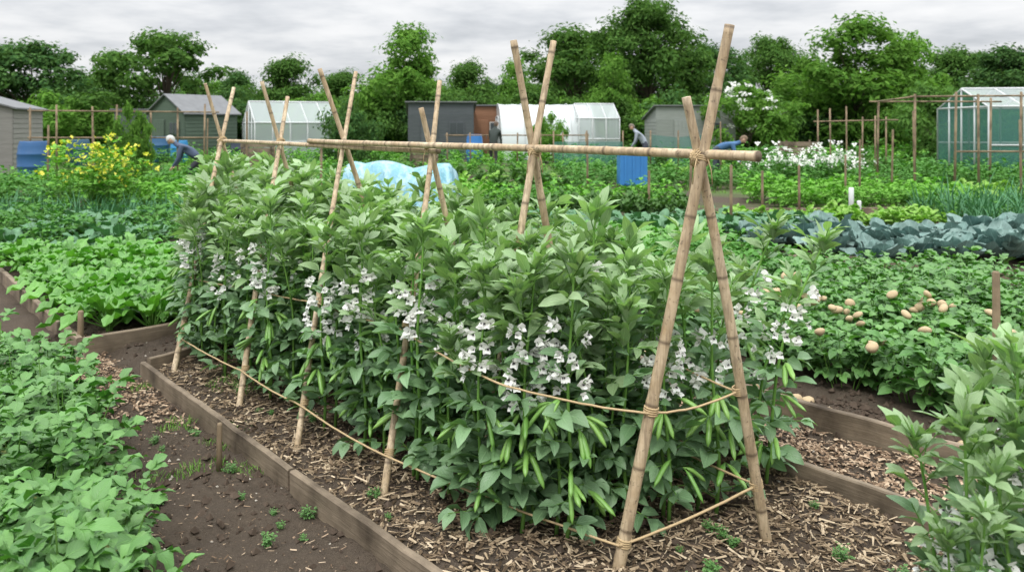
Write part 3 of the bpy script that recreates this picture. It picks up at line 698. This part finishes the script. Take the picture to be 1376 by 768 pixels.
def sheet_mat():
    m,nt,N,L=new_mat('blue_plastic_sheet'); P_=coord(nt); n=noise(nt,5,4,.6,scalev(nt,P_,(1.5,1.5,.6)))
    c=mixc(nt,ramp(nt,n,[(.4,(0,0,0)),(.6,(1,1,1))]),(.13,.33,.41),(.30,.48,.54)); out(nt,princ(nt,c,.35,bump(nt,n,.9,.06),.5).outputs[0]); return m
vs=[];fs=[];mb=MB()
NI,NJ=41,22
for i in range(NI):
    t=i/(NI-1); xx=-1.0+2.0*t
    hgt=.92+.07*abs(cos(t*pi*2.5))+.04*sin(t*7); endd=min(1,min(t,1-t)*12+.05)
    for j in range(NJ+1):
        a=-1+2*j/NJ; q=abs(a); prof=max(0,1-q**2.2); fold=.05*q*sin(i*1.15+j*.25)+.02*sin(i*2.9+j)
        vs.append((xx*(1+.12*q)+.02*sin(j*1.3), a*.62+fold, max(0,hgt*prof*endd+.02*sin(i*.9)*q)))
for i in range(NI-1):
    for j in range(NJ): fs.append((i*(NJ+1)+j,i*(NJ+1)+j+1,(i+1)*(NJ+1)+j+1,(i+1)*(NJ+1)+j))
mb.add(vs,fs,0); o=mb.obj('plastic_sheet_crop_tunnel',[sheet_mat()]); o.location=(-1.85,13.2,0); o.rotation_euler[2]=-.1
def barrel(x,y,r,h,col,name='blue_water_barrel'):
    m=plain('barrel_plastic',col,.4,3,.15); mb=MB(); pr=[(.0,.86),(.04,.9),(.2,.97),(.3,1),(.32,1.05),(.35,1.01),(.5,1.03),(.63,1.01),(.65,1.05),(.68,1),(.85,.96),(.94,.9),(.97,.88),(1,.86),(1,.76),(.97,.75)]
    tube(mb,[(0,0,h*a) for a,_ in pr],[r*b for _,b in pr],0,24); mb.obj(name,[m]).location=(x,y,0)
barrel(-14.3,23.8,.42,1.12,(.03,.10,.24)); barrel(-16.6,30.5,.42,1.05,(.03,.09,.14)); barrel(-15.3,34.5,.42,1.1,(.03,.10,.2)); barrel(-14.2,34,.36,.95,(.03,.2,.42)); barrel(-1.6,34,.35,1.2,(.03,.15,.4)); barrel(-11.6,34,.4,.9,(.02,.03,.05),'black_water_barrel')
mb=MB(); box(mb,(0,0,.42),(.66,.6,.8),0,0,.03); box(mb,(0,0,.85),(.72,.66,.06),0,0,.02)
for i in (-1,0,1): box(mb,(i*.2,-.31,.42),(.05,.03,.7),0,0,.01)
o=mb.obj('blue_storage_tank',[plain('blue_tank_plastic',(.04,.19,.46),.45,3,.15)],None,False); o.location=(2.95,19.6,.1)

# ------------------------------------------------------------------ trees
def tree_mesh(H,Rc,z0,ncl,npc,lsz,mats,clr=.9,bush=False,seed=0):
    rs=np.random.RandomState(seed); mb=MB()
    if not bush: tube(mb,[(0,0,-.2),(.05,.03,z0),(0.1,-.05,(z0+H)*.5),(0,0,H*.85)],[.05*H*.6,.04*H*.6,.022*H*.6,.01],0,8)
    C=[]
    for k in range(ncl):
        a=rs.rand()*2*pi; zz=rs.rand(); pr=np.sin(pi*(zz*.82+.13))**.7; rr=Rc*pr*np.sqrt(rs.rand())*(.75+.45*rs.rand())
        c=np.array([cos(a)*rr,sin(a)*rr,z0+(H-z0)*zz]); C.append(c)
        if k%2==0:
            b=(0,0,max(.1,c[2]*.45)) ; tube(mb,[b,tuple((np.array(b)+c)/2+np.array([0,0,.15])),tuple(c)],[.03*H*.25,.02*H*.25,.01],0,4,cap=False)
    Vs=[];off=len(mb.v)
    for c in C:
        n=int(npc*(.6+.8*rs.rand())); r=clr*(.55+.8*rs.rand()); d=rs.randn(n,3); d/=np.linalg.norm(d,axis=1)[:,None]
        rad=r*rs.rand(n)**.45; rad*=1+.35*np.sin(d[:,0]*5+c[0]*3)*np.cos(d[:,2]*4+c[1]); p=c+d*rad[:,None]*np.array([1.1,1.1,.75])
        nrm=d*.9+rs.randn(n,3)*.4+np.array([0,0,.5]); nrm/=np.linalg.norm(nrm,axis=1)[:,None]
        t=np.cross(nrm,rs.randn(n,3)); t/=np.linalg.norm(t,axis=1)[:,None]; b=np.cross(nrm,t); s=(lsz*(.6+.8*rs.rand(n)))[:,None]
        Vs.append(np.stack([p-t*s,p-b*s*.45+nrm*s*.1,p+t*s,p+b*s*.45+nrm*s*.1],1).reshape(-1,3))
    VV=np.concatenate(Vs); VV[:,2]=np.maximum(VV[:,2],.02)
    nq=len(VV)//4
    allv=np.concatenate([np.array(mb.v).reshape(-1,3),VV]) if mb.v else VV
    faces=mb.f+[(off+4*i,off+4*i+1,off+4*i+2,off+4*i+3) for i in range(nq)]
    me=bpy.data.meshes.new('tree'); me.from_pydata(allv.tolist(),[],faces)
    for m in mats: me.materials.append(m)
    me.polygons.foreach_set('material_index',[0]*len(mb.f)+[1]*nq); me.update(); return me
TA=tree_mesh(6.,2.6,1.2,62,230,.12,[M_bark,M_tree1],.8,seed=1)
TB=tree_mesh(6.,2.5,1.0,58,230,.13,[M_bark,M_tree2],.75,seed=2)
TC=tree_mesh(10.,4.6,1.8,115,240,.17,[M_bark,M_tree1],1.1,seed=3)
TD=tree_mesh(6.,2.8,.8,62,230,.13,[M_bark,M_tree3],.85,seed=4)
TE=tree_mesh(5.5,2.8,1.2,70,170,.12,[M_bark,M_tree1],.55,seed=8)
BA=tree_mesh(3.0,2.2,.2,36,230,.11,[M_bark,M_tree1],.65,bush=True,seed=5)
BB=tree_mesh(2.8,2.2,.2,36,230,.11,[M_bark,M_tree3],.65,bush=True,seed=6)
BC=tree_mesh(2.6,2.0,.2,32,230,.10,[M_bark,M_tree2],.6,bush=True,seed=7)
def tree(name,me,bearing,y,vtop,H0,wide=1.):
    x=(bearing-688)/1070*y; H=1.6+(168-vtop)*y/1070; s=H/H0; o=inst(name,me,x,y,s*wide,None,None,z=0,tilt=.02,sz=s); return o
for a in (('oak_tree',TD,40,48,62,6.1,1.25),('ash_tree',TE,222,46,44,5.8,1.2),('hawthorn_tree',TA,385,50,80,6.2,1.0),('apple_tree',TD,320,60,98,6.2,.9),
          ('willow_tree',TB,540,46,38,6.3,1.0),('hawthorn_tree',TA,628,52,85,6.2,.9),('apple_tree',TB,697,54,84,6.2,.8),('oak_tree',TC,872,60,2,10.3,.95),('oak_tree',TA,775,66,42,6.2,1.2),
          ('oak_tree',TC,760,75,66,10.3,.8),('oak_tree',TD,950,70,62,6.2,1.1),('oak_tree',TC,1035,85,52,10.3,.9),('pear_tree',TB,1150,44,30,6.2,1.25),('pear_tree',TB,1085,50,78,6.2,.8),('pear_tree',TB,1215,47,52,6.2,.9),
          ('oak_tree',TA,1290,60,68,6.2,1.1),('oak_tree',TD,1355,52,66,6.2,1.1),('oak_tree',TD,1420,50,60,6.2,1.2),('oak_tree',TD,-40,48,58,6.2,1.2),('hawthorn_tree',TE,130,58,100,5.8,1.2),('elder_tree',TB,820,46,78,6.2,.75),('hawthorn_tree',TA,460,60,98,6.2,1.1),('laurel_shrub',BC,178,22,138,2.8,.35),('laurel_shrub',BB,470,30,135,3.0,.6),('laurel_shrub',BC,738,34,150,2.8,.5),('laurel_shrub',BA,1260,32,120,3.0,.8),('laurel_shrub',BC,1330,34,125,2.8,.8)):
    tree(*a)
eb=tree('elder_shrub',BC,1008,40,108,2.9,.9)
mb=MB()
for k in range(60):
    a=U(0,6.28); z=U(1.2,3.6); r=1.3*sin(pi*min(1,z/4.2))**.5
    for j in range(8): leaf(mb,(cos(a)*r+U(-.15,.15),sin(a)*r+U(-.15,.15),z+U(-.05,.05)),U(0,6.28),U(.2,1.3),.14,.14,.2,.1,0,n=2)
o=mb.obj('elder_blossom',[M_white]); o.location=(eb.location.x,eb.location.y,.1)
h=empty('hedge')
x=-46
while x<46: 
    inst('hedge_bush',R.choice((BA,BB,BC,BA,BC)),x,U(43,47),U(.85,1.25),None,h,z=0); x+=U(1.6,2.4)
x=-75
h2=empty('distant_treeline')
while x<75: 
    inst('distant_tree',R.choice((TD,TA,TD,TB)),x,U(88,100),U(.85,1.15),None,h2,z=0); x+=U(3,5)
x=-60
while x<60: 
    inst('distant_bush',R.choice((BB,BA,BC)),x,U(60,66),U(1.1,1.5),None,h2,z=0); x+=U(2.4,3.4)

# ------------------------------------------------------------------ people
def person(name,loc,rz,J,shirt,trous,hairc,hat=False):
    e=empty(name,loc,rz)
    names=list(J); idx={n:i for i,n in enumerate(names)}
    E=[('pelvis','spine'),('spine','chest'),('chest','neck'),('neck','skull'),('pelvis','hipL'),('hipL','kneeL'),('kneeL','ankL'),('ankL','toeL'),('pelvis','hipR'),('hipR','kneeR'),('kneeR','ankR'),('ankR','toeR'),
       ('chest','shL'),('shL','elL'),('elL','wrL'),('chest','shR'),('shR','elR'),('elR','wrR')]
    rad={'pelvis':.15,'spine':.135,'chest':.15,'neck':.058,'skull':.06,'hipL':.10,'hipR':.10,'kneeL':.062,'kneeR':.062,'ankL':.045,'ankR':.045,'toeL':.04,'toeR':.04,'shL':.07,'shR':.07,'elL':.045,'elR':.045,'wrL':.03,'wrR':.03}
    me=bpy.data.meshes.new(name+'_sk'); me.from_pydata([J[n] for n in names],[(idx[a],idx[b]) for a,b in E],[])
    ob=bpy.data.objects.new('sk',me); scene.collection.objects.link(ob)
    md=ob.modifiers.new('s','SKIN'); md.use_smooth_shade=True
    for n in names:
        sv=me.skin_vertices[0].data[idx[n]]; sv.radius=(rad[n],rad[n]); sv.use_root=(n=='pelvis')
    sb=ob.modifiers.new('d','SUBSURF'); sb.levels=2
    dg=bpy.context.evaluated_depsgraph_get(); dg.update(); me2=bpy.data.meshes.new_from_object(ob.evaluated_get(dg)); bpy.data.objects.remove(ob)
    me2.materials.clear()
    skin=plain('skin',(.55,.33,.24),.55); boot=plain('boots',(.03,.03,.03),.6)
    for m in (plain('shirt',shirt,.85,12,.2),plain('trousers',trous,.85,12,.2),skin,boot): me2.materials.append(m)
    cat={}
    for a,b in E:
        c=0
        if b in('hipL','hipR','kneeL','kneeR','ankL','ankR'): c=1
        if b in('toeL','toeR'): c=3
        if b=='skull': c=2
        cat[(a,b)]=c
    for pl in me2.polygons:
        best=9;bc=0
        for (a,b),c in cat.items():
            A=Vector(J[a]);B=Vector(J[b]);t=max(0,min(1,(pl.center-A).dot(B-A)/max(1e-6,(B-A).length_squared))); dd=(pl.center-A.lerp(B,t)).length-rad[a]*.5
            if dd<best: best=dd;bc=c
        pl.material_index=bc; pl.use_smooth=True
    link(bpy.data.objects.new('body',me2),e)
    sk=Vector(J['skull']); up=(sk-Vector(J['neck'])).normalized(); side=Vector((0,1,0)); fw=side.cross(up)*1.0
    if fw.dot(Vector((1,0,-.6)))<0: fw=-fw
    hm=MB(); c=sk+up*.07
    def ell(c,rx,ry,rz_,mat,zmin=-2,bk=-2,g=12):
        vs=[];fs=[]
        for i in range(g+1):
            th=pi*i/g
            for j in range(g*2):
                ph=pi*j/g; zz=cos(th); xx=sin(th)*cos(ph); yy=sin(th)*sin(ph); k=1-.18*max(0,-zz)
                vs.append(tuple(c+fw*rx*xx*k+side*ry*yy*k+up*rz_*zz))
        w=g*2
        for i in range(g):
            for j in range(w):
                th=pi*(i+.5)/g; ph=pi*(j+.5)/g
                if cos(th)>zmin or sin(th)*cos(ph)<bk: fs.append((i*w+j,(i+1)*w+j,(i+1)*w+(j+1)%w,i*w+(j+1)%w))
        hm.add(vs,fs,mat)
    ell(c,.095,.075,.12,0,zmin=-3)
    ell(c+up*.008-fw*.004,.104,.084,.124,1,zmin=.35,bk=-.15)
    ell(c+fw*.098-up*.015,.018,.013,.024,0,zmin=-3,g=5)
    for s in (-1,1):
        ell(c+side*.077*s-up*.01,.018,.01,.03,0,zmin=-3,g=5); ell(c+side*.03*s+fw*.085+up*.012,.008,.012,.008,2,zmin=-3,g=5)
    ell(c+fw*.085-up*.055,.008,.025,.007,3,zmin=-3,g=5)
    if hat: ell(c+up*.05,.15,.14,.02,1,zmin=-3)
    for w,el in (('wrL','elL'),('wrR','elR')):
        W=Vector(J[w]); d=(W-Vector(J[el])).normalized(); s=Vector((0,1,0)); s=(s-d*s.dot(d)).normalized(); nrm=d.cross(s)
        tube(hm,[W-d*.02,W+d*.03,W+d*.07,W+d*.09],[.025,.036,.04,.034],0,8,flat=.45)
        for k,(o,l) in enumerate(((-.028,.065),(-.009,.078),(.010,.072),(.028,.055))):
            b=W+d*.085+s*o; tube(hm,[b,b+d*l*.45+nrm*.004,b+d*l*.8+nrm*.018,b+d*l*.92+nrm*.03],[.0095,.009,.008,.005],0,6)
        b=W+d*.03-s*.032; tube(hm,[b,b+d*.025-s*.022,b+d*.05-s*.026+nrm*.012],[.012,.010,.006],0,6)
    hm.obj('head_and_hands',[skin,plain('hair',hairc,.8,40,.3),plain('eye',(.02,.02,.02),.3),plain('lips',(.4,.16,.13),.5)],e)
    return e
def pose_bend(b=.5,low=0.,kn=.0):
    pz=.92-low; cx=.46*b+.02; cz=pz+.44*sqrt(max(.05,1-b*b)); hx=cx+.16*b+.03; hz=cz+.14*(1-b)+.03
    J={'pelvis':(0,0,pz),'spine':(cx*.5-.01,0,(pz+cz)/2+.03),'chest':(cx,0,cz),'neck':(hx,0,hz+.03),'skull':(hx+.07*b+.01,0,hz+.09)}
    for s,t in ((1,'L'),(-1,'R')):
        J['hip'+t]=(.0,.10*s,pz-.06); J['knee'+t]=(.06+kn+.05*s,.12*s,.48-low*.25); J['ank'+t]=(-.02+.08*s,.13*s,.09); J['toe'+t]=(.14+.08*s,.15*s,.04)
        J['sh'+t]=(cx+.02,.19*s,cz+.02); J['el'+t]=(cx+.08,.22*s,cz-.27); J['wr'+t]=(cx+.22,.18*s,cz-.48)
    return J
person('gardener_bending',(4.75,28.3,.0),2.9,pose_bend(.55),(.25,.28,.32),(.05,.055,.075),(.14,.11,.09))
person('gardener_bending',(5.75,22.6,.0),-.2,pose_bend(.97),(.05,.12,.24),(.05,.06,.08),(.16,.11,.07))
person('gardener_crouching',(-7.85,20.0,.0),3.4,pose_bend(.8,.15,.15),(.06,.08,.13),(.03,.03,.04),(.5,.5,.48))
person('gardener_standing',(-.7,29.5,.0),1.2,pose_bend(.3),(.03,.04,.035),(.03,.03,.03),(.1,.07,.05))

# ------------------------------------------------------------------ sky + light + camera
w=bpy.data.worlds.new('World'); scene.world=w; w.use_nodes=True; nt=w.node_tree; nt.nodes.clear(); N=nt.nodes; L=nt.links
sky=N.new('ShaderNodeTexSky'); sky.sky_type='NISHITA'; sky.sun_disc=False; sky.sun_elevation=radians(55); sky.sun_rotation=radians(200)
g=N.new('ShaderNodeTexCoord').outputs['Generated']; sp=N.new('ShaderNodeSeparateXYZ'); L.new(g,sp.inputs[0])
zc=math_(nt,'MAXIMUM',sp.outputs[2],0.); zd=math_(nt,'ADD',zc,.12)
cv=N.new('ShaderNodeCombineXYZ'); L.new(math_(nt,'DIVIDE',sp.outputs[0],zd),cv.inputs[0]); L.new(math_(nt,'DIVIDE',sp.outputs[1],zd),cv.inputs[1])
mp=scalev(nt,cv.outputs[0],(.9,.9,1))
n1=noise(nt,1.5,5,.55,mp)
cl=ramp(nt,n1,[(.30,(.58,.605,.64)),(.43,(.73,.75,.78)),(.54,(.87,.88,.895)),(.68,(.98,.98,.985))])
gain=math_(nt,'ADD',math_(nt,'ADD',math_(nt,'MULTIPLY',zc,2.),math_(nt,'MULTIPLY',math_(nt,'MULTIPLY',zc,zc),32.)),7.9)
vm=N.new('ShaderNodeVectorMath'); vm.operation='SCALE'; L.new(cl,vm.inputs[0]); L.new(gain,vm.inputs['Scale'])
c=mixc(nt,.96,sky.outputs[0],vm.outputs[0])
bg=N.new('ShaderNodeBackground'); L.new(c,bg.inputs[0]); bg.inputs[1].default_value=.12
o=N.new('ShaderNodeOutputWorld'); L.new(bg.outputs[0],o.inputs[0])
sl=bpy.data.lights.new('sun','SUN'); sl.energy=1.5; sl.angle=radians(10); sl.color=(1,.97,.92)
so=link(bpy.data.objects.new('sun',sl)); so.rotation_euler=(radians(35),0,radians(-20))
cd=bpy.data.cameras.new('camera'); cam=link(bpy.data.objects.new('camera',cd)); cam.location=(0,0,1.6); cam.rotation_euler=(radians(90),0,0)
cd.lens=28; cd.sensor_width=36; cd.shift_y=-.157; cd.clip_end=2000; cd.dof.use_dof=True; cd.dof.focus_distance=3.5; cd.dof.aperture_fstop=4
scene.camera=cam
scene.view_settings.view_transform='Standard'; scene.view_settings.look='None'; scene.view_settings.exposure=0
